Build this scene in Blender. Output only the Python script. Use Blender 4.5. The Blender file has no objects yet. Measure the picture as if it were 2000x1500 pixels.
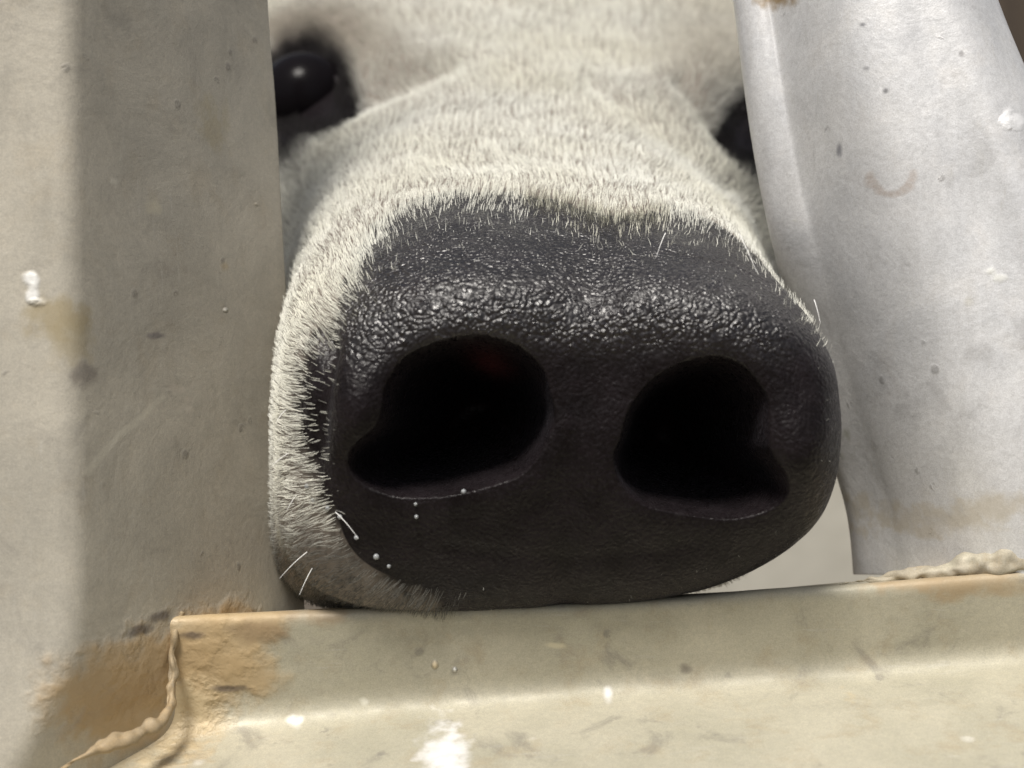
import bpy, math
import numpy as np
from mathutils import Vector, Matrix

scene = bpy.context.scene
R = math.radians
rng = np.random.default_rng(7)

# ------------------------------------------------------------------ camera
FPX = 2778.0                      # focal length in photo pixels (2000 wide)
CAM_H = 0.90
PITCH = 4.0
cam_d = bpy.data.cameras.new("camera")
cam = bpy.data.objects.new("camera", cam_d)
scene.collection.objects.link(cam)
cam_d.sensor_width = 36.0
cam_d.lens = 36.0 * FPX / 2000.0
cam_d.clip_start = 0.01
cam_d.clip_end = 200.0
cam.location = (0, 0, CAM_H)
cam.rotation_euler = (R(90 - PITCH), 0, 0)
cam_d.dof.use_dof = True
cam_d.dof.focus_distance = 0.300
cam_d.dof.aperture_fstop = 14.0
scene.camera = cam
CAM_M = np.array(Matrix.Translation(cam.location) @ cam.rotation_euler.to_matrix().to_4x4())

# ------------------------------------------------------------------ light
SUN_EL, SUN_AZ = 61.0, -22.0       # azimuth: degrees to the left of straight behind the camera
world = bpy.data.worlds.new("World")
scene.world = world
world.use_nodes = True
nt = world.node_tree
bg = nt.nodes["Background"]
sky = nt.nodes.new("ShaderNodeTexSky")
sky.sky_type = 'NISHITA'
sky.sun_disc = False
sky.sun_elevation = R(SUN_EL)
sky.sun_rotation = R(180 - SUN_AZ)
sky.air_density = 1.0
sky.dust_density = 4.0
hs = nt.nodes.new("ShaderNodeHueSaturation"); hs.inputs["Saturation"].default_value = .40
nt.links.new(sky.outputs[0], hs.inputs["Color"]); nt.links.new(hs.outputs[0], bg.inputs[0])
bg.inputs[1].default_value = 0.052
sun_d = bpy.data.lights.new("sun", 'SUN')
sun_d.energy = 2.6
sun_d.angle = R(17)
sun_d.color = (1.0, 0.95, 0.88)
sun = bpy.data.objects.new("sun", sun_d)
scene.collection.objects.link(sun)
_el, _az = R(SUN_EL), R(SUN_AZ)
tosun = Vector((math.sin(_az) * math.cos(_el), -math.cos(_az) * math.cos(_el), math.sin(_el)))
sun.rotation_euler = tosun.to_track_quat('Z', 'Y').to_euler()
sun.location = tosun * 5

scene.view_settings.view_transform = 'Standard'
scene.view_settings.look = 'None'
scene.view_settings.exposure = 0.66
scene.view_settings.gamma = 1.0

# ------------------------------------------------------------------ helpers
def cs(px, py, d):
    """photo pixel + depth -> camera-space metres (x right, y up, z depth)"""
    return np.array([(px - 1000.0) / FPX * d, -(py - 750.0) / FPX * d, d])

def to_world(P):
    """camera-space (x, y, depth) array -> world"""
    P = np.asarray(P, float)
    Q = np.stack([P[..., 0], P[..., 1], -P[..., 2], np.ones(P.shape[:-1])], -1)
    return (Q @ CAM_M.T)[..., :3]

def W(px, py, d):
    return to_world(cs(px, py, d))

def tag(o, label=None, cat=None, group=None, kind=None):
    if label: o["label"] = label
    if cat: o["category"] = cat
    if group: o["group"] = group
    if kind: o["kind"] = kind
    return o

def mesh_obj(name, V, F, mat, parent=None, loc=(0, 0, 0), smooth=True):
    me = bpy.data.meshes.new(name)
    V = np.asarray(V, float) - np.asarray(loc, float)
    me.from_pydata(V.tolist(), [], F)
    if smooth:
        me.polygons.foreach_set("use_smooth", [True] * len(me.polygons))
    if mat is not None: me.materials.append(mat)
    me.update()
    o = bpy.data.objects.new(name, me)
    scene.collection.objects.link(o)
    if parent is not None:
        o.parent = parent
        o.location = Vector(loc) - parent.location
    else:
        o.location = loc
    return o

def vnoise3(P, scale, seed=0):
    """smooth value noise, -1..1"""
    Q = np.asarray(P) * scale + seed * 17.31
    i = np.floor(Q).astype(np.int64); f = Q - i
    f = f * f * (3 - 2 * f)
    def h(a, b, c):
        n = (a * 374761393 + b * 668265263 + c * 2147483647 + seed * 974711) & 0xffffffff
        n = ((n ^ (n >> 13)) * 1274126177) & 0xffffffff
        n = n ^ (n >> 16)
        return (n & 0xffff) / 32767.5 - 1.0
    r = 0
    for a in (0, 1):
        for b in (0, 1):
            for c in (0, 1):
                w = (f[..., 0] if a else 1 - f[..., 0]) * (f[..., 1] if b else 1 - f[..., 1]) * (f[..., 2] if c else 1 - f[..., 2])
                r = r + w * h(i[..., 0] + a, i[..., 1] + b, i[..., 2] + c)
    return r

def fbm(P, scale, seed=0, oct=3):
    s = 0; a = 1; t = 0
    for k in range(oct):
        s = s + a * vnoise3(P, scale * 2 ** k, seed + k); t += a; a *= .5
    return s / t

def sstep(e0, e1, x):
    t = np.clip((x - e0) / (e1 - e0), 0, 1)
    return t * t * (3 - 2 * t)

def catmull(keys, t):
    """keys: (K,...) array at t = 0..K-1; evaluate at array t"""
    keys = np.asarray(keys, float); K = len(keys)
    t = np.clip(t, 0, K - 1 - 1e-9); i = np.floor(t).astype(int); f = t - i
    g = lambda j: keys[np.clip(j, 0, K - 1)]
    p0, p1, p2, p3 = g(i - 1), g(i), g(i + 1), g(i + 2)
    f = f.reshape(f.shape + (1,) * (keys.ndim - 1))
    return 0.5 * (2 * p1 + (p2 - p0) * f + (2 * p0 - 5 * p1 + 4 * p2 - p3) * f ** 2 + (3 * p1 - p0 - 3 * p2 + p3) * f ** 3)

# ------------------------------------------------------------------ materials
def new_mat(name):
    m = bpy.data.materials.new(name); m.use_nodes = True
    return m, m.node_tree, m.node_tree.nodes["Principled BSDF"]

class NG:
    def __init__(s, nt): s.nt = nt
    def n(s, typ, **kw):
        x = s.nt.nodes.new(typ)
        for k, v in kw.items(): setattr(x, k, v)
        return x
    def link(s, a, b): s.nt.links.new(a, b)
    def noise(s, vec, scale, detail=4, rough=.55, dist=0.0):
        x = s.n("ShaderNodeTexNoise"); x.inputs["Scale"].default_value = scale
        x.inputs["Detail"].default_value = detail; x.inputs["Roughness"].default_value = rough
        x.inputs["Distortion"].default_value = dist
        s.link(vec, x.inputs["Vector"]); return x.outputs["Fac"]
    def ramp(s, fac, a, b, va=0.0, vb=1.0):
        x = s.n("ShaderNodeMapRange"); x.interpolation_type = 'SMOOTHSTEP'
        x.inputs[1].default_value = a; x.inputs[2].default_value = b
        x.inputs[3].default_value = va; x.inputs[4].default_value = vb
        s.link(fac, x.inputs[0]); return x.outputs[0]
    def mix(s, fac, a, b, mode='MIX'):
        x = s.n("ShaderNodeMix", data_type='RGBA', blend_type=mode)
        for v, i in ((fac, 0), (a, 6), (b, 7)):
            if hasattr(v, "links"): s.link(v, x.inputs[i])
            elif i == 0: x.inputs[0].default_value = v
            else: x.inputs[i].default_value = (*v, 1)
        return x.outputs[2]
    def math(s, op, a, b=0.0):
        x = s.n("ShaderNodeMath", operation=op)
        for v, i in ((a, 0), (b, 1)):
            if hasattr(v, "links"): s.link(v, x.inputs[i])
            else: x.inputs[i].default_value = v
        return x.outputs[0]
    def bump(s, h, strength, dist, prev=None):
        x = s.n("ShaderNodeBump"); x.inputs["Strength"].default_value = strength
        x.inputs["Distance"].default_value = dist
        s.link(h, x.inputs["Height"])
        if prev is not None: s.link(prev, x.inputs["Normal"])
        return x.outputs[0]

def metal_mat(name, base, base2, marks=(), warm=.3, rough=.42, metallic=.08, stain_scale=38, grime=.5, streak=(1, 1, .10)):
    """weathered aluminium; marks: (local point, (rx,ry,rz), colour, strength[, noise distortion, bump])"""
    m, nt, b = new_mat(name); g = NG(nt)
    tc = g.n("ShaderNodeTexCoord").outputs["Object"]
    n1 = g.noise(tc, stain_scale, 6, .6, .4)
    n2 = g.noise(tc, stain_scale * 3.1, 5, .65, .2)
    n3 = g.noise(tc, 900, 2, .6)
    grain = g.noise(tc, 3600, 2, .8)
    col = g.mix(g.ramp(n1, .35, .68), base, base2)
    col = g.mix(g.math('MULTIPLY', g.ramp(n2, .50, .72), warm), col, (.36, .27, .15))
    mp = g.n("ShaderNodeMapping"); mp.inputs["Location"].default_value = (3, 1, 7)
    g.link(tc, mp.inputs[0])
    n4 = g.noise(mp.outputs[0], stain_scale * 2.0, 6, .7, .6)
    col = g.mix(g.math('MULTIPLY', g.ramp(n4, .54, .70), grime), col, (.17, .155, .14))
    ms = g.n("ShaderNodeMapping"); ms.inputs["Scale"].default_value = streak; g.link(tc, ms.inputs[0])
    st1 = g.noise(ms.outputs[0], 210, 5, .65, .1); st2 = g.noise(ms.outputs[0], 620, 4, .7, .1)
    col = g.mix(g.math('MULTIPLY', g.ramp(st1, .48, .72), .10), col, (.24, .22, .18))
    col = g.mix(g.math('MULTIPLY', g.math('MULTIPLY', g.ramp(st2, .60, .68), g.ramp(n1, .45, .6)), .26), col, (.62, .60, .54))
    # tiny pits and pale specks
    vo = g.n("ShaderNodeTexVoronoi"); vo.inputs["Scale"].default_value = 120; g.link(tc, vo.inputs["Vector"])
    keep = g.ramp(n4, .52, .56)
    spk = g.math('MULTIPLY', g.ramp(vo.outputs["Distance"], .16, .07), keep)
    col = g.mix(g.math('MULTIPLY', spk, .4), col, (.16, .15, .14))
    vo2 = g.n("ShaderNodeTexVoronoi"); vo2.inputs["Scale"].default_value = 95; g.link(mp.outputs[0], vo2.inputs["Vector"])
    spk2 = g.math('MULTIPLY', g.ramp(vo2.outputs["Distance"], .17, .06), g.ramp(n2, .56, .60))
    col = g.mix(g.math('MULTIPLY', spk2, .6), col, (.72, .70, .62))
    col = g.mix(g.math('MULTIPLY', g.ramp(n3, .3, .7), .14), col, (.25, .24, .22))
    col = g.mix(g.ramp(grain, .25, .75, .0, .42), col, g.mix(1.0, col, (.50, .50, .50), 'MULTIPLY'))
    # placed stains, chips and scratches
    dn = g.n("ShaderNodeTexNoise"); dn.inputs["Scale"].default_value = 260; dn.inputs["Detail"].default_value = 4
    g.link(tc, dn.inputs["Vector"])
    sub = g.n("ShaderNodeVectorMath", operation='SUBTRACT'); g.link(dn.outputs["Color"], sub.inputs[0]); sub.inputs[1].default_value = (.5, .5, .5)
    h = None
    for mk in marks:
        p, rad, c, st = mk[:4]; dis = mk[4] if len(mk) > 4 else .5; bp = mk[5] if len(mk) > 5 else 0
        s1 = g.n("ShaderNodeVectorMath", operation='SUBTRACT'); g.link(tc, s1.inputs[0]); s1.inputs[1].default_value = p
        rr = rad if hasattr(rad, "__len__") else (rad,) * 3
        s2 = g.n("ShaderNodeVectorMath", operation='DIVIDE'); g.link(s1.outputs[0], s2.inputs[0]); s2.inputs[1].default_value = rr
        s3 = g.n("ShaderNodeVectorMath", operation='MULTIPLY_ADD')
        g.link(sub.outputs[0], s3.inputs[0]); s3.inputs[1].default_value = (dis * 3,) * 3; g.link(s2.outputs[0], s3.inputs[2])
        ln = g.n("ShaderNodeVectorMath", operation='LENGTH'); g.link(s3.outputs[0], ln.inputs[0])
        f = g.math('MULTIPLY', g.ramp(ln.outputs["Value"], 1.25, .38), st)
        col = g.mix(f, col, c)
        if bp:
            hb = g.math('MULTIPLY', f, bp); h = hb if h is None else g.math('ADD', h, hb)
    g.link(col, b.inputs["Base Color"])
    b.inputs["Metallic"].default_value = metallic
    g.link(g.ramp(n2, .3, .7, rough + .08, rough + .3), b.inputs["Roughness"])
    nb = g.bump(n1, .22, .0022)
    nb = g.bump(n3, .14, .0003, nb)
    nb = g.bump(spk, .25, .0003, nb)
    nb = g.bump(grain, .14, .00012, nb)
    if h is not None: nb = g.bump(h, 1.0, .0012, nb)
    g.link(nb, b.inputs["Normal"])
    return m

# ------------------------------------------------------------------ setting
def plain_mat(name, c1, c2, scale, rough=.85, stretch=(1, 1, 1), bump=.3, dist=.01):
    m, nt, b = new_mat(name); g = NG(nt)
    tc = g.n("ShaderNodeTexCoord").outputs["Object"]
    mp = g.n("ShaderNodeMapping"); mp.inputs["Scale"].default_value = stretch; g.link(tc, mp.inputs[0])
    a = g.noise(mp.outputs[0], scale, 6, .6, .3); c = g.noise(mp.outputs[0], scale * 9, 4, .7)
    col = g.mix(g.ramp(a, .3, .7), c1, c2)
    col = g.mix(g.math('MULTIPLY', c, .35), col, tuple(x * .5 for x in c1))
    g.link(col, b.inputs["Base Color"]); b.inputs["Roughness"].default_value = rough
    g.link(g.bump(a, bump, dist, g.bump(c, bump, dist * .2)), b.inputs["Normal"])
    return m

def box(V0, V1):
    x0, y0, z0 = V0; x1, y1, z1 = V1
    V = [(x0, y0, z0), (x1, y0, z0), (x1, y1, z0), (x0, y1, z0), (x0, y0, z1), (x1, y0, z1), (x1, y1, z1), (x0, y1, z1)]
    F = [(0, 3, 2, 1), (4, 5, 6, 7), (0, 1, 5, 4), (1, 2, 6, 5), (2, 3, 7, 6), (3, 0, 4, 7)]
    return V, F

conc = plain_mat("dark_earth", (.085, .07, .055), (.13, .11, .085), 6)
padm = plain_mat("pale_concrete", (.42, .40, .34), (.55, .53, .46), 6)
n = 60
gx, gy = np.meshgrid(np.linspace(-30, 30, n), np.linspace(-30, 30, n))
GV = np.stack([gx, gy, np.zeros_like(gx)], -1).reshape(-1, 3)
GF = [(j * n + i, j * n + i + 1, (j + 1) * n + i + 1, (j + 1) * n + i) for j in range(n - 1) for i in range(n - 1)]
tag(mesh_obj("ground", GV, GF, conc), kind="structure")

a, f = box((.10, 1.50, 0), (2.6, 1.62, .70))
tag(mesh_obj("low_wall", a, f, padm, smooth=False), "low pale concrete wall glimpsed between the nose and the slanting bar", "wall")
wood = plain_mat("brown_boards", (.055, .04, .028), (.10, .075, .05), 14, .8, (1, 1, .12))
V, F = [], []
for k in range(60):                              # board wall at the back of the yard
    a, f = box((-4.5 + k * .15, 4.52 + .004 * (k % 3), 0), (-4.5 + k * .15 + .146, 4.56, 2.3))
    F += [tuple(i + len(V) for i in q) for q in f]; V += a
tag(mesh_obj("board_wall", V, F, wood, smooth=False), "dark brown upright board wall far behind the cow, past the slanting bar", "wall")

# ------------------------------------------------------------------ gate
def rounded_section(C, rads, nseg=7, edge_n=14):
    """C: (4,3) corners in order -> closed rounded loop of points"""
    out = []; K = len(C)
    ends = []
    for i in range(K):
        p, q, r = C[i - 1], C[i], C[(i + 1) % K]
        a = (p - q); la = np.linalg.norm(a); b = (r - q); lb = np.linalg.norm(b)
        rad = min(rads[i], la * .45, lb * .45)
        s, e = q + a / la * rad, q + b / lb * rad
        arc = [((1 - t) ** 2) * s + 2 * t * (1 - t) * q + t * t * e for t in np.linspace(0, 1, nseg)]
        ends.append(arc)
    for i in range(K):
        out += ends[i]
        s, e = ends[i][-1], ends[(i + 1) % K][0]
        for t in np.linspace(0, 1, edge_n + 2)[1:-1]: out.append(s * (1 - t) + e * t)
    return np.array(out)

def loft(name, sections, rads, mat, parent, steps, dent=.0004, seed=3, edge_n=14, loc=None, smooth_n=0):
    """sections: (S,K,3) camera-space corner points"""
    ts = np.linspace(0, len(sections) - 1, steps)
    S = catmull(np.array(sections), ts)
    L = np.array([rounded_section(to_world(c), rads, edge_n=edge_n) for c in S])
    for _ in range(smooth_n): L = (np.roll(L, 1, 1) + 2 * L + np.roll(L, -1, 1)) / 4
    n, mm, _ = L.shape
    cen = L.mean(1, keepdims=True)
    dirv = L - cen; dirv /= np.linalg.norm(dirv, axis=-1, keepdims=True)
    L = L + dirv * (fbm(L, 28, seed, 2) * dent * 1.6 + fbm(L, 260, seed + 5, 2) * dent * .12)[..., None]
    V = L.reshape(-1, 3)
    F = [(i * mm + j, i * mm + (j + 1) % mm, (i + 1) * mm + (j + 1) % mm, (i + 1) * mm + j) for i in range(n - 1) for j in range(mm)]
    F.append(tuple(range(mm))[::-1]); F.append(tuple((n - 1) * mm + j for j in range(mm)))
    if loc is None: loc = cen.reshape(-1, 3).mean(0)
    return mesh_obj(name, V, F, mat, parent, loc)

gate_loc = W(1000, 1300, .28)
gate = bpy.data.objects.new("metal_gate", None)
scene.collection.objects.link(gate); gate.location = gate_loc
tag(gate, "worn grey aluminium stock gate of bars framing the cow's nose", "gate")

LP_LOC = W(100, 750, .26)
def lm(px, py, d, off): return tuple(W(px, py, d) - off)
def inner(px, py):
    """depth of the left post's inner face under a pixel column"""
    a = cs(145, 750, .270); b = cs(570, 750, .330)
    k = (px - 1000) / FPX
    t = (k * a[2] - a[0]) / ((b[0] - a[0]) - k * (b[2] - a[2]))
    return a[2] + t * (b[2] - a[2])
lpm = [
    (lm(60, 545, .270, LP_LOC), (.0017, .004, .0018), (.85, .85, .82), .95, .55, .25),
    (lm(64, 575, .270, LP_LOC), (.0014, .004, .0022), (.85, .85, .82), .95, .55, .25),
    (lm(75, 590, .270, LP_LOC), (.0018, .004, .0010), (.85, .84, .78), .9, .55, .25),
    (lm(110, 620, .270, LP_LOC), (.0065, .010, .0048), (.33, .26, .13), .62, .6),
    (lm(140, 665, .270, LP_LOC), (.0042, .010, .0050), (.33, .27, .15), .5, .6),
    (lm(165, 730, inner(170, 730), LP_LOC), (.003, .006, .0025), (.13, .11, .10), .55, .6),
    (lm(305, 656, inner(305, 660), LP_LOC), (.0018, .004, .0008), (.10, .09, .11), .55, .4),
    (lm(440, 520, inner(440, 520), LP_LOC), (.0012, .003, .0012), (.40, .30, .16), .5, .4),
    (lm(420, 240, inner(420, 240), LP_LOC), (.004, .009, .006), (.36, .30, .16), .35, .8),
    (lm(300, 400, inner(300, 400), LP_LOC), (.0016, .004, .002), (.6, .55, .4), .4, .5),
    (lm(502, 398, inner(502, 398), LP_LOC), (.0009, .003, .0007), (.8, .75, .55), .8, .3, .5),
    (lm(440, 606, inner(440, 606), LP_LOC), (.0005, .002, .0006), (.8, .78, .7), .8, .2, .5),
    (lm(220, 352, inner(220, 352), LP_LOC), (.0010, .003, .0010), (.7, .68, .58), .5, .4),
]
for k in range(26):                               # long diagonal scratch that hooks at its top
    t = k / 25; px, py = 175 + 145 * t, 920 - 155 * t - 8 * math.sin(t * 5)
    lpm.append((lm(px, py, inner(px, py), LP_LOC), (.0008, .0035, .0008), (.66, .63, .52), .22, .5))
for px, py in ((338, 757), (356, 762), (368, 780), (370, 800)):
    lpm.append((lm(px, py, inner(px, py), LP_LOC), (.0009, .003, .0009), (.55, .50, .42), .5, .25))
for px, py, ra, st in ((200, 1345, .012, .85), (300, 1300, .012, .85), (380, 1250, .010, .8), (440, 1210, .007, .8), (470, 1260, .009, .8), (250, 1400, .012, .8)):
    lpm.append((lm(px, py, inner(px, py), LP_LOC), (ra, ra * 1.3, ra * .8), (.46, .33, .18), st, .42, .5))
for px, py, rx, rz in ((262, 1232, .0050, .0012), (300, 1205, .0040, .0014), (350, 1250, .0030, .0010), (430, 1355, .0045, .0009)):
    lpm.append((lm(px, py, inner(px, py), LP_LOC), (rx, .004, rz), (.07, .06, .06), .75, .5))
post_m = metal_mat("post_aluminium", (.57, .53, .44), (.46, .43, .36), lpm, warm=.16, grime=.25)

def sec(F, B):
    f = cs(*F); b = cs(*B)
    return [f, b, b + [-.045, 0, .012], f + [-.062, 0, .0]]
lp = [sec((136, -900, .270), (478, -900, .330)), sec((138, -250, .270), (513, -250, .330)),
      sec((138, 400, .270), (553, 400, .330)), sec((146, 1000, .270), (590, 1000, .330)),
      sec((146, 1180, .270), (600, 1180, .330)), sec((120, 1320, .269), (600, 1320, .330)), sec((35, 1500, .268), (600, 1500, .330)),
      sec((-60, 1750, .268), (600, 1750, .330)), sec((-120, 2400, .268), (560, 2400, .330))]
left = loft("upright_post", lp, [.0035, .0012, .004, .006], post_m, gate, 260, loc=LP_LOC)
left["label"] = "broad upright post with a white chip and tan stain, left of the nose"

RP_LOC = W(1750, 600, .30)
rpm = [
    (lm(1505, 12, .325, RP_LOC), (.0045, .012, .0030), (.30, .19, .06), .85, .7),
    (lm(1535, -8, .325, RP_LOC), (.0035, .012, .0030), (.32, .22, .09), .8, .7),
    (lm(1658, 68, .31, RP_LOC), (.0008, .006, .0006), (.10, .10, .12), .85, .25),
    (lm(1665, 150, .31, RP_LOC), (.0009, .006, .0007), (.16, .16, .17), .7, .3),
    (lm(1697, 195, .31, RP_LOC), (.0008, .006, .0008), (.08, .08, .09), .9, .3),
    (lm(1618, 302, .315, RP_LOC), (.0007, .006, .0019), (.12, .12, .15), .7, .35),
    (lm(1640, 30, .315, RP_LOC), (.002, .006, .0010), (.22, .22, .25), .5, .5),
    (lm(1860, 115, .30, RP_LOC), (.0008, .006, .0008), (.16, .15, .15), .6, .3),
    (lm(1975, 228, .29, RP_LOC), (.0020, .006, .0020), (.95, .95, .95), .9, .6, .2),
    (lm(1995, 235, .29, RP_LOC), (.0026, .006, .0014), (.95, .95, .95), .9, .6, .2),
    (lm(1970, 530, .28, RP_LOC), (.0014, .006, .0013), (.85, .85, .78), .7, .6, .1),
    (lm(1985, 545, .28, RP_LOC), (.0020, .006, .0013), (.85, .85, .78), .7, .6, .1),
    (lm(1945, 700, .28, RP_LOC), (.0030, .006, .0035), (.26, .25, .24), .35, .7),
    (lm(1690, 905, .30, RP_LOC), (.0035, .012, .0055), (.16, .17, .06), .6, .7),
]
for a in np.linspace(R(-5), R(185), 12):          # brown crescent mark
    px, py = 1735 - 36 * math.cos(a), 345 + 34 * math.sin(a)
    rpm.append((lm(px, py, .30, RP_LOC), (.0011, .006, .0010), (.36, .24, .15), .26, .75))
for px, py, ra in ((1700, 1000, .006), (1780, 1040, .007), (1880, 1020, .008), (1980, 1000, .008), (1690, 1060, .005)):
    rpm.append((lm(px, py, .31 - (px - 1700) * .00009, RP_LOC), (ra * 1.2, ra * 3, ra * .35), (.52, .45, .32), .5, .8))
rpm = [(p, (q[0], q[1] * 2 + .008, q[2]), *rest) for p, q, *rest in rpm]
bar_m = metal_mat("bar_aluminium", (.88, .88, .88), (.76, .765, .775), rpm, warm=.10, grime=.20, rough=.24, metallic=.30)

def rsec(py, L, Rr, dl, dr):
    cz = .0035 * float(np.clip((700 - py) / 600, 0, 1))
    """slanting bar cross-section: lip, crease, broad face, dip, ridge, outer edge, back"""
    w = Rr - L
    ro = .018 * float(np.clip((py - 380) / 350, 0, 1))
    bk = .006 + .020 * float(np.clip((py - 420) / 300, 0, 1))
    P = [cs(L, py, dl + bk), cs(L + .02 * w, py, dl - .001 + ro), cs(L + .115 * w, py, dl - .0030 - cz * .3 + ro * .45),
         cs(L + .145 * w, py, dl - .0045 + cz * .5 + ro * .25), cs(L + .30 * w, py, (dl * .66 + dr * .34) - .0105), cs(L + .52 * w, py, (dl * .43 + dr * .57) - .0135),
         cs(L + .70 * w, py, (dl * .25 + dr * .75) - .0098), cs(L + .84 * w, py, dr - .0085), cs(L + .97 * w, py, dr - .001), cs(Rr, py, dr + .008),
         cs(Rr - .05 * w, py, dr + .045), cs(L + .06 * w, py, dl + .045)]
    return P
rp = [rsec(-900, 1300, 1680, .326, .318), rsec(-250, 1398, 1865, .322, .306), rsec(0, 1428, 1955, .320, .302), rsec(200, 1452, 2040, .319, .299),
      rsec(420, 1490, 2140, .319, .296), rsec(650, 1548, 2260, .317, .293), rsec(850, 1604, 2340, .314, .292),
      rsec(1000, 1648, 2400, .312, .2925), rsec(1122, 1662, 2440, .312, .2945)]
right = loft("slanting_bar", rp, [.002, .002, .0022, .002, .014, .014, .014, .012, .005, .006, .005, .005], bar_m, gate, 300, dent=.0002, seed=8, edge_n=5, smooth_n=26, loc=RP_LOC)
right["label"] = "pale slanting bar with a brown crescent mark, right of the nose"

RL_LOC = W(1000, 1380, .27)
rlm = [
    (lm(850, 1485, .270, RL_LOC), (.0048, .006, .0040), (.80, .80, .80), .7, .7),
    (lm(880, 1500, .268, RL_LOC), (.0040, .006, .0030), (.80, .80, .80), .7, .7),
    (lm(560, 1440, .283, RL_LOC), (.0020, .005, .0012), (.85, .85, .82), .9, .5),
    (lm(848, 1308, .2905, RL_LOC), (.0008, .0018, .0011), (.85, .72, .5), .9, .25, .6),
    (lm(887, 1318, .2905, RL_LOC), (.0006, .0014, .0007), (.9, .9, .85), .9, .2, .6),
    (lm(1090, 1268, .2905, RL_LOC), (.0028, .0018, .0008), (.66, .6, .42), .6, .5),
    (lm(705, 1385, .290, RL_LOC), (.0012, .003, .0012), (.7, .68, .58), .6, .5),
    (lm(1340, 1318, .2905, RL_LOC), (.0022, .003, .0012), (.14, .12, .10), .7, .5),
    (lm(1695, 1395, .272, RL_LOC), (.0030, .004, .0020), (.55, .40, .18), .7, .6),
    (lm(1190, 1370, .288, RL_LOC), (.0012, .003, .0014), (.8, .8, .8), .7, .4),
]
for px, py in ((1720, 1130), (1790, 1145), (1870, 1160), (1960, 1150), (1650, 1115)):
    rlm.append((lm(px, py, .285, RL_LOC), (.007, .012, .0035), (.40, .28, .15), .6, .6))
for px, py, ra in ((380, 1230, .009), (455, 1270, .008), (400, 1330, .010), (490, 1330, .007), (345, 1290, .009), (440, 1200, .006), (520, 1210, .006), (350, 1400, .010)):
    rlm.append((lm(px, py, .2905, RL_LOC), (ra, ra * 1.2, ra * .8), (.46, .335, .18), .8, .45, .3))
for px, py, ra in ((330, 1430, .010), (240, 1465, .012), (160, 1500, .012)):
    rlm.append((lm(px, py, .279 if px > 300 else .272, RL_LOC), (ra, ra * 1.4, ra * .7), (.56, .46, .29), .7, .45, .5))
for px, py, rx, rz in ((440, 1358, .0050, .0009), (372, 1245, .0030, .0011), (300, 1410, .0020, .0016)):
    rlm.append((lm(px, py, .2900, RL_LOC), (rx, .005, rz), (.08, .06, .05), .75, .5))
for px, py in ((560, 1195), (620, 1215), (500, 1250)):
    rlm.append((lm(px, py, .285, RL_LOC), (.006, .010, .003), (.30, .21, .12), .6, .6))
rlm = [(p, (q[0], q[1] * 3 + .004, q[2]), *rest) for p, q, *rest in rlm]
rail_m = metal_mat("rail_aluminium", streak=(.10, 1, 1), base=(.54, .505, .39), base2=(.44, .415, .315), marks=rlm, warm=.32, grime=.45, rough=.40)
def ssec(px, yf, yb):
    """rail cross-section: shaded upstand under the nose and a ledge reaching towards the camera"""
    e = cs(px, yf, .2965); t = cs(px, yb, .2905)
    w = lambda dy, dd, p: np.array([p[0], p[1] + dy, p[2] + dd])
    return [w(-.0200, -.070, e), e, t, w(-.0045, .030, t), w(-.045, .030, t), w(-.050, -.055, e)]
rl = [ssec(-2500, 1680, 1330), ssec(-900, 1540, 1265), ssec(0, 1462, 1222), ssec(400, 1422, 1200), ssec(1000, 1366, 1178), ssec(1500, 1326, 1150), ssec(2000, 1286, 1112),
      ssec(2900, 1215, 1050), ssec(4500, 1080, 940)]
rail = loft("bottom_rail", rl, [.004, .0050, .0035, .004, .004, .004], rail_m, gate, 420, dent=.0005, seed=12, edge_n=14, loc=RL_LOC)
rail["label"] = "cream and grey horizontal rail under the nose"

# welds ---------------------------------------------------------------
def lump(name, path, rads, mat, parent, amp=.0016, seed=1, flat=.6, label=None):
    """irregular bead along a camera-space path"""
    K = catmull(np.array(path, float), np.linspace(0, len(path) - 1, 90))
    Rr = catmull(np.array(rads, float)[:, None], np.linspace(0, len(path) - 1, 90))[:, 0]
    K = to_world(K)
    T = np.gradient(K, axis=0); T /= np.linalg.norm(T, axis=1, keepdims=True)
    up = np.array([0, -.5, .86]); A = np.cross(T, up); A /= np.linalg.norm(A, axis=1, keepdims=True); B = np.cross(A, T)
    mm = 40; th = np.linspace(0, 2 * np.pi, mm, endpoint=False)
    P = K[:, None] + Rr[:, None, None] * (np.cos(th)[None, :, None] * A[:, None] + flat * np.sin(th)[None, :, None] * B[:, None])
    N = P - K[:, None]; N /= np.linalg.norm(N, axis=-1, keepdims=True) + 1e-9
    s = np.arange(90)[:, None] / 90 * len(path)
    rip = .5 * vnoise3(P, 520, seed + 9)
    P = P + N * (amp * (fbm(P, 160, seed, 3) * 1.6 + rip))[..., None]
    V = P.reshape(-1, 3)
    F = [(i * mm + j, i * mm + (j + 1) % mm, (i + 1) * mm + (j + 1) % mm, (i + 1) * mm + j) for i in range(89) for j in range(mm)]
    F.append(tuple(range(mm))[::-1]); F.append(tuple(89 * mm + j for j in range(mm)))
    o = mesh_obj(name, V, F, mat, parent, V.mean(0))
    if label: o["label"] = label
    return o
weld_m = metal_mat("weld_rust", (.46, .34, .19), (.36, .28, .17), (), warm=.5, grime=.35, rough=.5, metallic=.15, stain_scale=90)
weld_m2 = metal_mat("weld_pale", (.52, .48, .37), (.42, .37, .28), (), warm=.4, grime=.3, rough=.5, metallic=.15, stain_scale=80)
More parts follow.
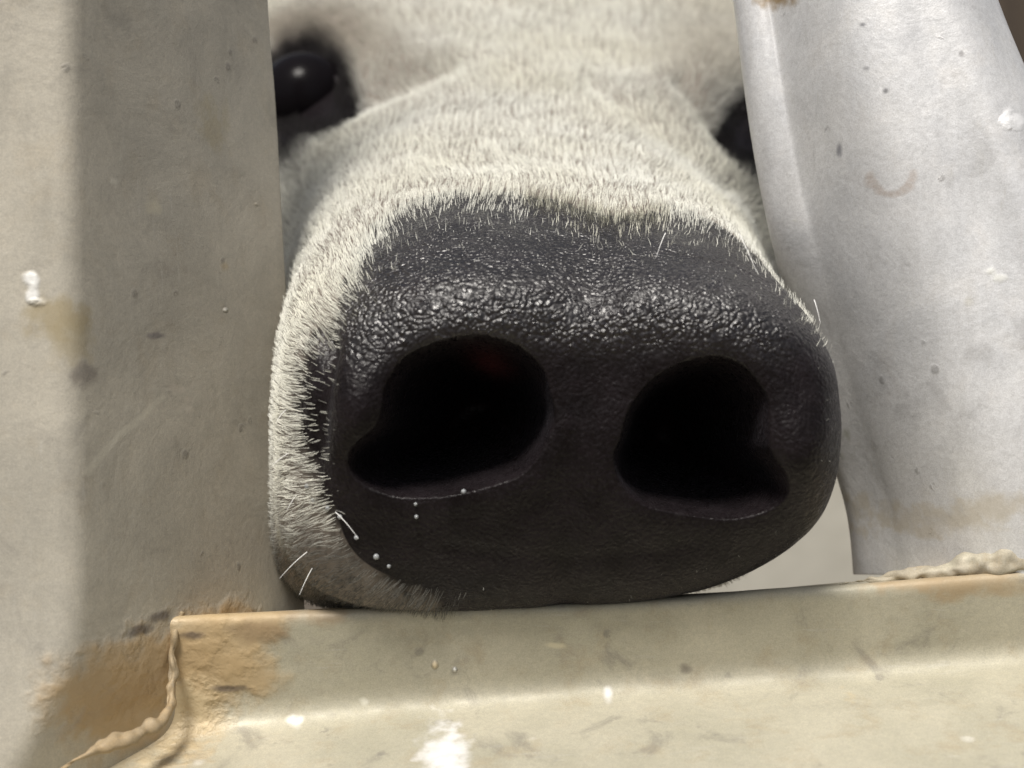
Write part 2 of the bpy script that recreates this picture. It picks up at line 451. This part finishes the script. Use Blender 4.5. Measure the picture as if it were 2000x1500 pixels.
lump("weld_bead", [cs(30, 1570, .260), cs(150, 1482, .2685), cs(250, 1440, .276), cs(318, 1400, .284), cs(335, 1330, .2895), cs(340, 1250, .2915), cs(352, 1195, .294)],
     [.0010, .0013, .0016, .0017, .0015, .0012, .0006], weld_m, gate, .0016, 4, .9, "tan weld where the upright post meets the rail")
lump("weld_bead", [cs(1640, 1140, .304), cs(1750, 1126, .299), cs(1870, 1108, .2955), cs(2000, 1090, .2935), cs(2200, 1062, .292)],
     [.0003, .0014, .0022, .0026, .0026], weld_m2, gate, .0014, 6, .8, "cream weld at the foot of the slanting bar")

# ------------------------------------------------------------------ cow
#        cx    cy    L    R    U    D    n    depth  tilt(depth change from centre to top)
rings = [
    (1125, 840, .02, .02, .02, .02, 2.0, .2712, .000, .000),
    (1125, 840, 150, 150,  88,  95, 2.1, .2711, -.0006, .0020),
    (1125, 842, 300, 310, 175, 185, 2.3, .2713, -.0020, .0050),
    (1128, 848, 420, 430, 243, 258, 2.6, .2722, -.0034, .0082),
    (1125, 848, 490, 492, 292, 312, 2.8, .2755, -.0044, .0088),
    (1113, 848, 538, 525, 342, 340, 2.8, .2830, -.0034, .0060),
    (1098, 835, 550, 520, 385, 356, 2.7, .2940, -.0008, .002),
    (1078, 810, 538, 505, 412, 372, 2.6, .3080, .003, .000),
    (1060, 770, 525, 488, 435, 405, 2.7, .3260, .008, -.002),
    (1045, 700, 500, 465, 435, 450, 2.9, .3520, .016, -.004),
    (1035, 610, 480, 455, 430, 520, 2.8, .3830, .022, -.007),
    (1030, 500, 510, 495, 415, 570, 2.6, .4150, .026, -.009),
    (1028, 380, 560, 550, 400, 620, 2.3, .4500, .030, -.010),
    (1028, 250, 570, 565, 390, 640, 2.3, .4900, .032, -.011),
    (1028, 130, 520, 520, 380, 640, 2.3, .5450, .030, -.010),
    (1028, 100, 440, 440, 360, 640, 2.1, .6200, .020, -.007),
    (1028, 120, 420, 420, 380, 660, 2.1, .7300, .000, .000),
    (1028, 150, 420, 420, 380, 660, 2.0, .9000, .000, .000),
]
K = []
for cx, cy, L, Rr, U, D, nn_, d, tl, tl2 in rings:
    s = d / FPX
    K.append(((cx - 1000) * s, -(cy - 750) * s, L * s, Rr * s, U * s, D * s, nn_, d, tl, tl2))
K = np.array(K)
NU = 760
vt = np.concatenate([np.linspace(0, 4, 210, endpoint=False), np.linspace(4, 8, 150, endpoint=False), np.linspace(8, 14, 190, endpoint=False), np.linspace(14, 17, 40)])
NV = len(vt)
RK = catmull(K, vt)
th = np.linspace(0, 2 * np.pi, NU, endpoint=False)
c, s_ = np.cos(th), np.sin(th)
def base_surface():
    cx, cy, L, Rr, U, D, ex, d, tl, tl2 = [RK[:, i][:, None] for i in range(10)]
    ex = ex + np.where(vt < 12, 1.3, 0)[:, None] * (1 - .85 * sstep(-.1, .5, c)[None] * sstep(9, 7, vt)[:, None]) * sstep(.1, -.6, s_)[None] * sstep(2, 5, vt)[:, None] * (1 + 1.6 * sstep(6.5, 8.5, vt))[:, None]
    rad = (np.abs(c)[None] ** ex + np.abs(s_)[None] ** ex) ** (-1 / ex)
    ux, uy = rad * c[None], rad * s_[None]
    # a smooth blend between the two half-widths so that quadrants join without a crease
    wx = np.where(ux > 0, Rr, L); wy = np.where(uy > 0, U, D)
    roll = R(-2.5)
    x = ux * wx; y = uy * wy
    xr = x * math.cos(roll) - y * math.sin(roll); yr = x * math.sin(roll) + y * math.cos(roll) + .095 * x * sstep(0, .9, -uy) * (vt < 10)[:, None]
    dep = d + (tl - tl2) * .5 * uy + (tl + tl2) * .5 * uy * uy
    return np.stack([cx + xr, cy + yr, dep + 0 * xr], -1)
P0 = base_surface()
PX = P0[..., 0] / P0[..., 2] * FPX + 1000
PY = -P0[..., 1] / P0[..., 2] * FPX + 750
VT = np.repeat(vt[:, None], NU, 1)
front = VT < 6.2

def grid_normals(P):
    du = np.roll(P, -1, 1) - np.roll(P, 1, 1); dv = np.gradient(P, axis=0)
    N = np.cross(du, dv); N /= np.linalg.norm(N, axis=-1, keepdims=True) + 1e-12
    return N
N0 = grid_normals(P0)
if (N0[NV // 2, NU // 4, 1]) < 0: N0 = -N0
# make sure that normals point away from the axis
def ell(cx, cy, rx, ry, ang=0):
    a = R(ang); x = (PX - cx); y = (PY - cy)
    u = (x * math.cos(a) + y * math.sin(a)) / rx; v = (-x * math.sin(a) + y * math.cos(a)) / ry
    return np.sqrt(u * u + v * v)
def smin(a, b, k=.25):
    h = np.clip(.5 + .5 * (b - a) / k, 0, 1); return b * (1 - h) + a * h - k * h * (1 - h)
def poly_sd(x, y, poly):
    best = np.full(x.shape, 1e9); ins = np.zeros(x.shape, bool); n = len(poly)
    for i in range(n):
        x0, y0 = poly[i]; x1, y1 = poly[(i + 1) % n]
        dx, dy = x1 - x0, y1 - y0
        t = np.clip(((x - x0) * dx + (y - y0) * dy) / (dx * dx + dy * dy), 0, 1)
        best = np.minimum(best, np.hypot(x - x0 - t * dx, y - y0 - t * dy))
        cond = ((y0 > y) != (y1 > y)) & (x < (x1 - x0) * (y - y0) / (y1 - y0 + 1e-12) + x0)
        ins ^= cond
    return np.where(ins, best, -best)
wob = fbm(P0, 110, 2, 3) * 9
nosL = [(768, 765), (800, 712), (860, 680), (930, 668), (1000, 685), (1048, 735), (1064, 805), (1048, 868), (1005, 915), (950, 930), (900, 948), (840, 958), (775, 955), (720, 935), (688, 905), (696, 884), (728, 862), (756, 838), (764, 800)]
nosR = [(1226, 860), (1240, 805), (1285, 752), (1340, 722), (1395, 712), (1445, 730), (1478, 775), (1478, 830), (1482, 880), (1515, 930), (1522, 960), (1490, 985), (1420, 997), (1340, 990), (1262, 970), (1222, 930), (1213, 890)]
nl = poly_sd(PX, PY, nosL) + wob
nr = poly_sd(PX, PY, nosR) + wob
def gblur(A, n):
    for _ in range(n):
        A = (A + np.roll(A, 1, 1) + np.roll(A, -1, 1) + np.concatenate([A[:1], A[:-1]]) + np.concatenate([A[1:], A[-1:]])) / 5
    return A
nl = gblur(nl, 120); nr = gblur(nr, 120)
D = np.zeros_like(PX)      # depth displacement (positive = into the head)
for e in (nl, nr):
    D += np.where(front, .060 * (1 - np.exp(-(np.clip(e + 20, 0, 400) / 62) ** 1.7)) + 0 * .0040 * sstep(-14 - 28 * sstep(900, 800, PY), 20, e), 0)
    D -= np.where(front, .0004 * np.exp(-((e + 40) / 26) ** 2), 0)
# inner ala wedges: the outer wing folds into each opening
D -= np.where(front, .004 * np.exp(-(ell(690, 800, 60, 90) ** 2)), 0)
D -= np.where(front, .004 * np.exp(-(ell(1570, 880, 70, 90) ** 2)), 0)
# philtrum groove and chin dimple
D += np.where(front, .0014 * np.exp(-((PX - 1105) / 34) ** 2) * sstep(820, 1000, PY), 0)
D += np.where(front, .0003 * np.exp(-((PY - (1065 + 25 * np.cos((PX - 1100) / 160))) / 16) ** 2) * sstep(820, 900, PX) * sstep(1400, 1300, PX), 0)
# dip between the two nostril bulges in the upper rim
NRM = np.zeros_like(PX)
NRM -= .0022 * np.exp(-((PX - 1150) / 70) ** 2) * np.exp(-((PY - 560) / 70) ** 2)
NRM += .0008 * np.exp(-((PX - 900) / 150) ** 2) * np.exp(-((PY - 600) / 80) ** 2)
NRM += .0008 * np.exp(-((PX - 1400) / 150) ** 2) * np.exp(-((PY - 620) / 80) ** 2)
# side fold where the nose leather meets the lip on the left
NRM -= .0030 * np.exp(-((PX - 632) / 20) ** 2) * np.exp(-((PY - 660) / 45) ** 2) * front
NRM -= .0016 * np.exp(-((PX - (640 - .1 * (PY - 700))) / 18) ** 2) * sstep(640, 700, PY) * sstep(960, 860, PY) * front
# faint creases running up the bridge on the right
for (x0, y0, x1, y1, wd, amp) in ((1150, 160, 1420, 370, 16, .0016), (1270, 200, 1350, 300, 12, .0008), (830, 300, 1000, 330, 14, .0006), (1325, 170, 1430, 260, 20, .0045), (680, 200, 880, 118, 24, .0055)):
    dx, dy = x1 - x0, y1 - y0; LL = dx * dx + dy * dy
    t = np.clip(((PX - x0) * dx + (PY - y0) * dy) / LL, 0, 1)
    dd = np.hypot(PX - x0 - t * dx, PY - y0 - t * dy)
    back = (VT > 6.5) & (s_[None] > -.2)
    NRM -= np.where(back, amp * np.exp(-(dd / wd) ** 2), 0)
back = (VT > 8) & (s_[None] > -.35)
# eye sockets and brows
for ex, ey, sg in ((596, 172, -1), (1478, 232, 1)):
    e = ell(ex, ey, 95, 88)
    NRM -= np.where(back, .0045 * sstep(1.3, .5, e), 0)
    NRM += np.where(back, .0045 * np.exp(-(ell(ex - sg * 70, ey - 120, 150, 60, -sg * 25) ** 2)), 0)
NRM += fbm(P0, 30, 5, 3) * .0011 * (VT > 5.5)
NRM += fbm(P0, 160, 8, 2) * .00020
P1 = P0 + N0 * NRM[..., None]
P1[..., 2] += D
# the rail flattens the muzzle where it rests
NW = grid_normals(to_world(P1))
PW = to_world(P1)
ctr = PW.mean(1, keepdims=True)
if np.mean(np.sum(NW[300:] * (PW[300:] - ctr[300:]), -1)) < 0: NW = -NW; flip = True
else: flip = False
PXF = P1[..., 0] / P1[..., 2] * FPX + 1000; PYF = -P1[..., 1] / P1[..., 2] * FPX + 750

# leather / fur boundary, a closed outline on the muzzle
leather = np.array([(628, 650), (668, 628), (690, 560), (716, 500), (742, 455), (800, 412), (880, 388), (1000, 392), (1100, 412), (1180, 438), (1230, 436), (1320, 428), (1410, 436),
                    (1490, 468), (1548, 530), (1592, 610), (1640, 640), (1760, 700), (1760, 1260), (900, 1260), (860, 1163), (790, 1134), (730, 1090), (680, 1030), (630, 950), (600, 870), (590, 780), (606, 700)], float)
def poly_sd(x, y, poly):
    best = np.full(x.shape, 1e9); ins = np.zeros(x.shape, bool); n = len(poly)
    for i in range(n):
        x0, y0 = poly[i]; x1, y1 = poly[(i + 1) % n]
        dx, dy = x1 - x0, y1 - y0
        t = np.clip(((x - x0) * dx + (y - y0) * dy) / (dx * dx + dy * dy), 0, 1)
        best = np.minimum(best, np.hypot(x - x0 - t * dx, y - y0 - t * dy))
        cond = ((y0 > y) != (y1 > y)) & (x < (x1 - x0) * (y - y0) / (y1 - y0 + 1e-12) + x0)
        ins ^= cond
    return np.where(ins, best, -best)
SD = poly_sd(PX, PY, leather)
SD = np.where(VT < 7.6, SD, -200.0)
SD = np.where(VT < 3.8, 200.0, SD)
SDn = SD + fbm(P0, 420, 3, 3) * 16
LEA = sstep(-40, 4, SDn)
# darker pigmented skin around the eyes
eyeL = ell(594, 172, 104, 100); eyeR = ell(1500, 250, 92, 92)
dark = sstep(1.22, .80, np.minimum(eyeL, eyeR) + fbm(P0, 200, 4, 2) * .10)
tear = np.exp(-(ell(560, 290, 46, 80, 25) ** 2)) + np.exp(-(ell(1470, 320, 30, 80, -14) ** 2))
browd = np.exp(-(ell(700, 95, 150, 75, 20) ** 2)) * .75 + np.exp(-(ell(1370, 130, 110, 110, 0) ** 2)) * .65 + np.exp(-(ell(570, 75, 80, 30, 10) ** 2)) * .75
DARK = np.where(back, np.clip(dark + tear * 1.0, 0, 1), 0)
BROWN = np.where(back, np.clip(browd + sstep(230, 40, PY) * .25 * sstep(180, 420, np.abs(PX - 1060)), 0, 1), 0)
DARK = np.where((VT > 8) & ((PX < 1200) | (s_[None] > .05)), DARK, 0) * sstep(13.2, 12.4, VT)

leather_m, nt, b = new_mat("cow_skin"); g = NG(nt)
tc = g.n("ShaderNodeTexCoord").outputs["Object"]
at = g.n("ShaderNodeAttribute"); at.attribute_name = "leather"
sep = g.n("ShaderNodeSeparateColor"); g.link(at.outputs["Color"], sep.inputs[0])
lea, drk, pnk = sep.outputs[0], sep.outputs[1], sep.outputs[2]
nz = g.noise(tc, 130, 5, .6, .2)
blk = g.mix(g.ramp(nz, .35, .7), (.0062, .0044, .0047), (.0130, .0098, .0110))
blk = g.mix(g.math('MULTIPLY', g.ramp(g.noise(tc, 1500, 3, .7), .45, .75), .35), blk, (.035, .031, .034))
blk = g.mix(g.math('MULTIPLY', pnk, .8), blk, (.10, .03, .033))
skn = g.mix(drk, (.20, .175, .15), (.009, .007, .008))
blk = g.mix(at.outputs['Alpha'], blk, g.mix(pnk, (.015, .010, .010), (.40, .12, .12)))
g.link(g.mix(lea, skn, blk), b.inputs["Base Color"])
vor = g.n("ShaderNodeTexVoronoi", feature='SMOOTH_F1'); vor.inputs["Scale"].default_value = 1100; vor.inputs["Smoothness"].default_value = .35
wv = g.n("ShaderNodeTexNoise"); wv.inputs["Scale"].default_value = 300; g.link(tc, wv.inputs["Vector"])
va = g.n("ShaderNodeVectorMath", operation='MULTIPLY_ADD'); g.link(wv.outputs["Color"], va.inputs[0]); va.inputs[1].default_value = (.0022,) * 3; g.link(tc, va.inputs[2])
pass; g.link(va.outputs[0], vor.inputs["Vector"])
vor2 = g.n("ShaderNodeTexVoronoi", feature='SMOOTH_F1'); vor2.inputs["Scale"].default_value = 1500; g.link(va.outputs[0], vor2.inputs["Vector"])
inv = g.math('SUBTRACT', 1.0, vor.outputs["Distance"])
pam = g.math('MULTIPLY', g.ramp(nz, .3, .6, .55, 1.0), g.math('MULTIPLY', lea, g.ramp(drk, 0, 1, .34, 1.0)))
hgt = g.math('MULTIPLY', g.math('ADD', inv, g.math('MULTIPLY', g.math('SUBTRACT', 1.0, vor2.outputs["Distance"]), .3)), pam)
nb = g.bump(hgt, .9, .00066)
nb = g.bump(g.noise(tc, 2600, 3, .7), .25, .0003, nb)
g.link(nb, b.inputs["Normal"])
g.link(g.ramp(g.noise(tc, 700, 3, .6), .35, .65, .24, .46), b.inputs["Roughness"])
g.link(g.math("ADD", .10, g.math("MULTIPLY", g.math("MULTIPLY", lea, drk), .80)), b.inputs["Specular IOR Level"])
b.inputs["Sheen Weight"].default_value = .02; b.inputs["Sheen Roughness"].default_value = .45; b.inputs["Sheen Tint"].default_value = (.85, .85, 1, 1)

cow_loc = W(1050, 700, .40)
V = PW.reshape(-1, 3)
idx = np.arange(NV * NU).reshape(NV, NU)
a_ = idx[:-1]; b_ = np.roll(idx, -1, 1)[:-1]; c_ = np.roll(idx, -1, 1)[1:]; d_ = idx[1:]
Q = np.stack([a_, b_, c_, d_], -1).reshape(-1, 4)
if flip: pass
me = bpy.data.meshes.new("cow")
me.vertices.add(len(V)); me.vertices.foreach_set("co", (V - cow_loc).ravel())
me.loops.add(Q.size); me.loops.foreach_set("vertex_index", Q.ravel().astype(np.int32))
me.polygons.add(len(Q)); me.polygons.foreach_set("loop_start", np.arange(0, Q.size, 4, dtype=np.int32))
me.polygons.foreach_set("loop_total", np.full(len(Q), 4, dtype=np.int32))
me.update(calc_edges=True)
me.polygons.foreach_set("use_smooth", [True] * len(Q))
me.materials.append(leather_m)
pink = np.where(front, np.exp(-(ell(955, 706, 44, 24, 20) ** 2)) * 1.0, 0)
ca = me.color_attributes.new("leather", 'FLOAT_COLOR', 'POINT')
ca.data.foreach_set("color", np.stack([LEA, np.where(LEA > .5, .05 + .95 * sstep(740, 600, PY + fbm(P0, 60, 71, 2) * 40), DARK), pink, np.where(front, sstep(0, 50, np.maximum(nl, nr)), 0)], -1).astype(np.float32).ravel())
# outward orientation
me.update()
cow = bpy.data.objects.new("cow", me)
scene.collection.objects.link(cow); cow.location = cow_loc
tag(cow, "white cow pushing its wet black nose out over the bottom rail of the gate", "cow")
_m = NU * 300 + 10
if Vector(me.polygons[_m].normal).dot(Vector(PW.reshape(-1, 3)[Q[_m][0]] - ctr[300, 0])) < 0:
    me.flip_normals()

# eyes ----------------------------------------------------------------
eye_m, nt, b = new_mat("eye_dark"); g = NG(nt)
b.inputs["Base Color"].default_value = (.006, .005, .006, 1); b.inputs["Roughness"].default_value = .20
b.inputs["Specular IOR Level"].default_value = .05
b.inputs["Coat Weight"].default_value = .0; b.inputs["Coat Roughness"].default_value = .02
lid_m = plain_mat("eyelid_skin", (.018, .014, .016), (.04, .03, .033), 300, .45, (1, 1, 1), .4, .0004)
def uv_sphere(cen, rad, nu=48, nv=32):
    V = []; F = []
    for i in range(nv + 1):
        for j in range(nu):
            a = math.pi * i / nv; p = 2 * math.pi * j / nu
            V.append(np.array(cen) + rad * np.array([math.sin(a) * math.cos(p), math.sin(a) * math.sin(p), math.cos(a)]))
    for i in range(nv):
        for j in range(nu): F.append((i * nu + j, (i + 1) * nu + j, (i + 1) * nu + (j + 1) % nu, i * nu + (j + 1) % nu))
    return V, F
def lid_ring(cen, rx, ry, thick, tilt):
    """almond ring of skin around the eyeball, camera space"""
    out = []; n, m = 72, 14
    for i in range(n):
        a = 2 * math.pi * i / n
        x, y = rx * math.cos(a), ry * math.sin(a) * (1 - .25 * abs(math.cos(a)))
        x, y = x * math.cos(tilt) - y * math.sin(tilt), x * math.sin(tilt) + y * math.cos(tilt)
        t = thick * (1.25 if math.sin(a) > 0 else .9)
        for j in range(m):
            p = 2 * math.pi * j / m
            r = t * math.cos(p)
            out.append((cen[0] + x + r * math.cos(a), cen[1] + y + r * math.sin(a), cen[2] + t * .8 * math.sin(p)))
    F = [(i * m + j, ((i + 1) % n) * m + j, ((i + 1) % n) * m + (j + 1) % m, i * m + (j + 1) % m) for i in range(n) for j in range(m)]
    return to_world(np.array(out)), F
def surf_depth(px, py):
    k = np.argmin(np.where((VT > 8) & (s_[None] > -.4), (PXF - px) ** 2 + (PYF - py) ** 2, 1e12)); return P1.reshape(-1, 3)[k, 2]
for ex, ey, tl in ((598, 196, R(12)), (1506, 258, R(-12))):
    d = surf_depth(ex, ey)
    cen = cs(ex, ey, d + .0082)
    V, F = uv_sphere(to_world(cen), .0155)
    eye = mesh_obj("eye", V, F, eye_m, cow, to_world(cen))
    LV, LF = lid_ring(cs(ex, ey, d - .0005), .0118, .0108, .0014, tl)
    mesh_obj("eyelid", LV, LF, lid_m, eye, LV.mean(0)).location = Vector(LV.mean(0)) - Vector(to_world(cen))

# fur -----------------------------------------------------------------
def samp(A, vi, ui):
    i = np.clip(np.floor(vi).astype(int), 0, NV - 2); fv = vi - i
    j = np.floor(ui).astype(int) % NU; fu = ui - np.floor(ui); j2 = (j + 1) % NU
    if A.ndim == 3: fv = fv[:, None]; fu = fu[:, None]
    return (A[i, j] * (1 - fu) + A[i, j2] * fu) * (1 - fv) + (A[i + 1, j] * (1 - fu) + A[i + 1, j2] * fu) * fv
du = np.linalg.norm(np.roll(PW, -1, 1) - PW, axis=-1); dvv = np.linalg.norm(np.diff(PW, axis=0, append=PW[-1:]), axis=-1)
area = du * dvv
TB = np.gradient(PW, axis=0); TB /= np.linalg.norm(TB, axis=-1, keepdims=True) + 1e-12     # towards the back of the head
TU = np.roll(PW, -1, 1) - np.roll(PW, 1, 1); TU /= np.linalg.norm(TU, axis=-1, keepdims=True) + 1e-12
vis = (VT > 3.5) & (VT < 14.2)
inview = (PX > 430) & (PX < 1760) & (PY > -200) & (PY < 1260) & (s_[None] > -.97)
dens = np.where(vis, np.where(inview, 1.0, .22), 0) + .10 * ((VT >= 14.2) & (VT < 17))
furm = np.maximum(sstep(16, -4, SDn), .30 * sstep(62, 0, SD + fbm(P0, 400, 6, 3) * 30) * (VT > 3.8))
sparse = .07 * (SD > 0) * sstep(170, 0, SD) * (PY < 600) + .012 * (SD > 0) * (VT > 3)
dens = dens * np.maximum(furm, sparse)
eyehole = np.minimum(eyeL, eyeR)
dens = np.where(back & (eyehole < .50), 0, dens)
dens = np.where(front & ((nl > -30) | (nr > -30)), 0, dens)
w = (area * dens).ravel(); tot_area = w.sum()
NH = int(min(380000, tot_area * 1e6 * 12.0))
pick = rng.choice(len(w), NH, p=w / w.sum())
vi = pick // NU + rng.random(NH); ui = pick % NU + rng.random(NH)
vi = np.clip(vi, 0, NV - 1.01)
root = samp(PW, vi, ui); nrm = samp(NW, vi, ui); nrm /= np.linalg.norm(nrm, axis=1, keepdims=True)
tb = samp(TB, vi, ui); tu = samp(TU, vi, ui)
hpx, hpy, hvt = samp(PX, vi, ui), samp(PY, vi, ui), samp(VT, vi, ui)
hsd, hdark, hbrown = samp(SD, vi, ui), samp(DARK, vi, ui), samp(BROWN, vi, ui)
# flow: backwards, swirled by smooth noise
ang = fbm(root, 45, 21, 2) * .55 + fbm(root, 220, 22, 2) * .55 + fbm(root, 900, 23, 1) * .30 + rng.normal(0, .12, NH)
flow = tb * np.cos(ang)[:, None] + tu * np.sin(ang)[:, None]
edge = np.exp(-(hsd / 40.0) ** 2)
topedge = np.exp(-(hsd / 22.0) ** 2) * sstep(1000, 1060, hpx) * sstep(1330, 1260, hpx) * (hpy < 480)
lift = .34 + .30 * rng.random(NH) + .25 * edge + fbm(root, 300, 31, 2) * .25
length = .0040 * (1 + fbm(root, 120, 41, 2) * .35) * (.65 + .6 * rng.random(NH))
length *= np.where(hvt < 8, .60, .80) * np.where(hsd > 60, .34, np.where(hsd > 0, .85, 1.0))
length *= 1 + .35 * sstep(9, 12, hvt)
length *= 1 + .25 * edge * (hsd < 0)
lift = np.where(hpx < 620, np.where(hvt < 8, lift * .8, lift), lift)
flow = np.where((topedge * .8 > rng.random(NH))[:, None], -flow * .8 + tu * .2, flow)
dirv = flow * np.cos(lift)[:, None] + nrm * np.sin(lift)[:, None]
tip = root + dirv * length[:, None]
# clumping towards jittered cell centres
cell = .0018
Q3 = np.floor(root / cell + 1000).astype(np.int64)
hs = (Q3[:, 0] * 4096 + Q3[:, 1]) * 4096 + Q3[:, 2]
order = np.argsort(hs, kind='stable'); hss = hs[order]
st = np.flatnonzero(np.r_[True, hss[1:] != hss[:-1]]); cnt = np.diff(np.r_[st, NH])
mean_tip = np.add.reduceat(tip[order], st, axis=0) / cnt[:, None]
ct = np.empty_like(tip); ct[order] = np.repeat(mean_tip, cnt, axis=0)
crand = np.empty(NH); crand[order] = np.repeat(rng.random(len(st)), cnt)
tip = tip + (ct - tip) * (.28 + .30 * crand)[:, None]
length = length * (1 + .15 * (crand - .5))
mid = root + (tip - root) * .5 + nrm * (length * .13)[:, None]
NP = 5
tt = np.linspace(0, 1, NP)[None, :, None]
pts = (1 - tt) ** 2 * root[:, None] + 2 * tt * (1 - tt) * mid[:, None] + tt ** 2 * tip[:, None]
pts -= nrm[:, None] * .0002

white = np.array([.81, .815, .76]); cream = np.array([.73, .71, .58]); brown = np.array([.26, .225, .175]); darkc = np.array([.008, .0065, .0065])
mixw = np.clip(.60 + fbm(root, 35, 51, 2) * .8 + rng.normal(0, .12, NH), 0, 1)[:, None]
col = white * (1 - mixw * .55) + cream * mixw * .55
col = np.where((topedge > .25)[:, None], col * .4 + cream * .6, col)
col = col * (1 - hbrown[:, None] * .85) + brown * hbrown[:, None] * .85
col = col * (1 - hdark[:, None]) + darkc * hdark[:, None]
greyt = (hsd > 25) & (rng.random(NH) < .6)
col = np.where(greyt[:, None], col * .35, col)
grime_shade_f = sstep(930, 1110, hpy + fbm(root, 200, 61, 2) * 60) * (hpx < 900) * .9  # grime plus the shade under the muzzle, both painted into the lower-left fur colour
col = col * (1 - grime_shade_f[:, None]) + np.array([.06, .055, .045]) * grime_shade_f[:, None]
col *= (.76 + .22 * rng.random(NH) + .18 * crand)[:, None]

fur_m, nt, b = new_mat("fur_hair"); g = NG(nt)
at = g.n("ShaderNodeAttribute"); at.attribute_name = "haircol"
g.link(at.outputs["Color"], b.inputs["Base Color"])
b.inputs["Roughness"].default_value = .6; b.inputs["Specular IOR Level"].default_value = .15

def hair_object(name, pts, radius_root, radius_tip, cols, mat, parent, loc):
    n, k, _ = pts.shape
    hc = bpy.data.hair_curves.new(name)
    hc.add_curves([k] * n)
    hc.position_data.foreach_set("vector", (pts - np.array(loc)).astype(np.float32).ravel())
    rr = hc.attributes.get("radius") or hc.attributes.new("radius", 'FLOAT', 'POINT')
    rad = np.broadcast_to(np.linspace(0, 1, k)[None], (n, k))
    rr0 = np.broadcast_to(np.asarray(radius_root, float).reshape(-1, 1), (n, k))
    rr.data.foreach_set("value", (rr0 * (1 - rad) + radius_tip * rad).astype(np.float32).ravel())
    ca = hc.attributes.new("haircol", 'FLOAT_COLOR', 'CURVE')
    ca.data.foreach_set("color", np.concatenate([cols, np.ones((n, 1))], 1).astype(np.float32).ravel())
    hc.materials.append(mat)
    o = bpy.data.objects.new(name, hc); scene.collection.objects.link(o)
    o.parent = parent; o.location = Vector(loc) - parent.location
    return o
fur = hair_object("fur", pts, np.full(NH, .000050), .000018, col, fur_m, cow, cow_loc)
fur["label"] = "short dense white fur with grey around the eyes"
print("hairs", NH, "area", tot_area)

# whiskers: (root px, root py, tip px, tip py, depth)
wl = [(565, 885, 530, 900, .284), (600, 1078, 546, 1118, .284), (1443, 455, 1478, 520, .2795), (1300, 455, 1282, 490, .285), (745, 560, 715, 600, .283), (680, 1010, 655, 985, .279),
      (585, 960, 560, 985, .285), (610, 1110, 585, 1150, .286), (560, 800, 540, 812, .286), (1180, 560, 1165, 590, .2795), (1590, 585, 1602, 618, .285), (655, 1000, 700, 1040, .277)]
WP = []
for x0, y0, x1, y1, d in wl:
    a, bb = cs(x0, y0, d), cs(x1, y1, d - .004)
    t = np.linspace(0, 1, 7)[:, None]
    WP.append(a * (1 - t) + bb * t + np.array([0, -.0012, 0]) * t * t)
WP = to_world(np.array(WP))
wo = hair_object("whisker", WP, np.full(len(WP), .00010), .00003, np.tile(np.array([[.8, .8, .78]]), (len(WP), 1)), fur_m, cow, cow_loc)
wo["label"] = "sparse pale bristles on the lip and nose"

# beads of moisture on the nose ----------------------------------------
drop_m, nt, b = new_mat("moisture"); b.inputs["Base Color"].default_value = (.75, .78, .8, 1)
b.inputs["Roughness"].default_value = .08; b.inputs["Transmission Weight"].default_value = .6; b.inputs["IOR"].default_value = 1.33
def surf_front(px, py):
    k = np.argmin(np.where(VT < 7, (PXF - px) ** 2 + (PYF - py) ** 2, 1e12)); return P1.reshape(-1, 3)[k], NW.reshape(-1, 3)[k]
for px, py, r in ((697, 1050, .00045), (735, 1086, .0006), (905, 962, .0005), (812, 985, .00035), (813, 1010, .0004), (600, 950, .0005), (612, 975, .0005),
                  (640, 990, .0005), (665, 1010, .0005), (760, 1105, .0004), (918, 618, .0004)):
    p, n_ = surf_front(px, py)
    pw = to_world(p) + n_ * r * .3
    V, F = uv_sphere(pw, r, 14, 10)
    mesh_obj("moisture_drop", V, F, drop_m, cow, pw)
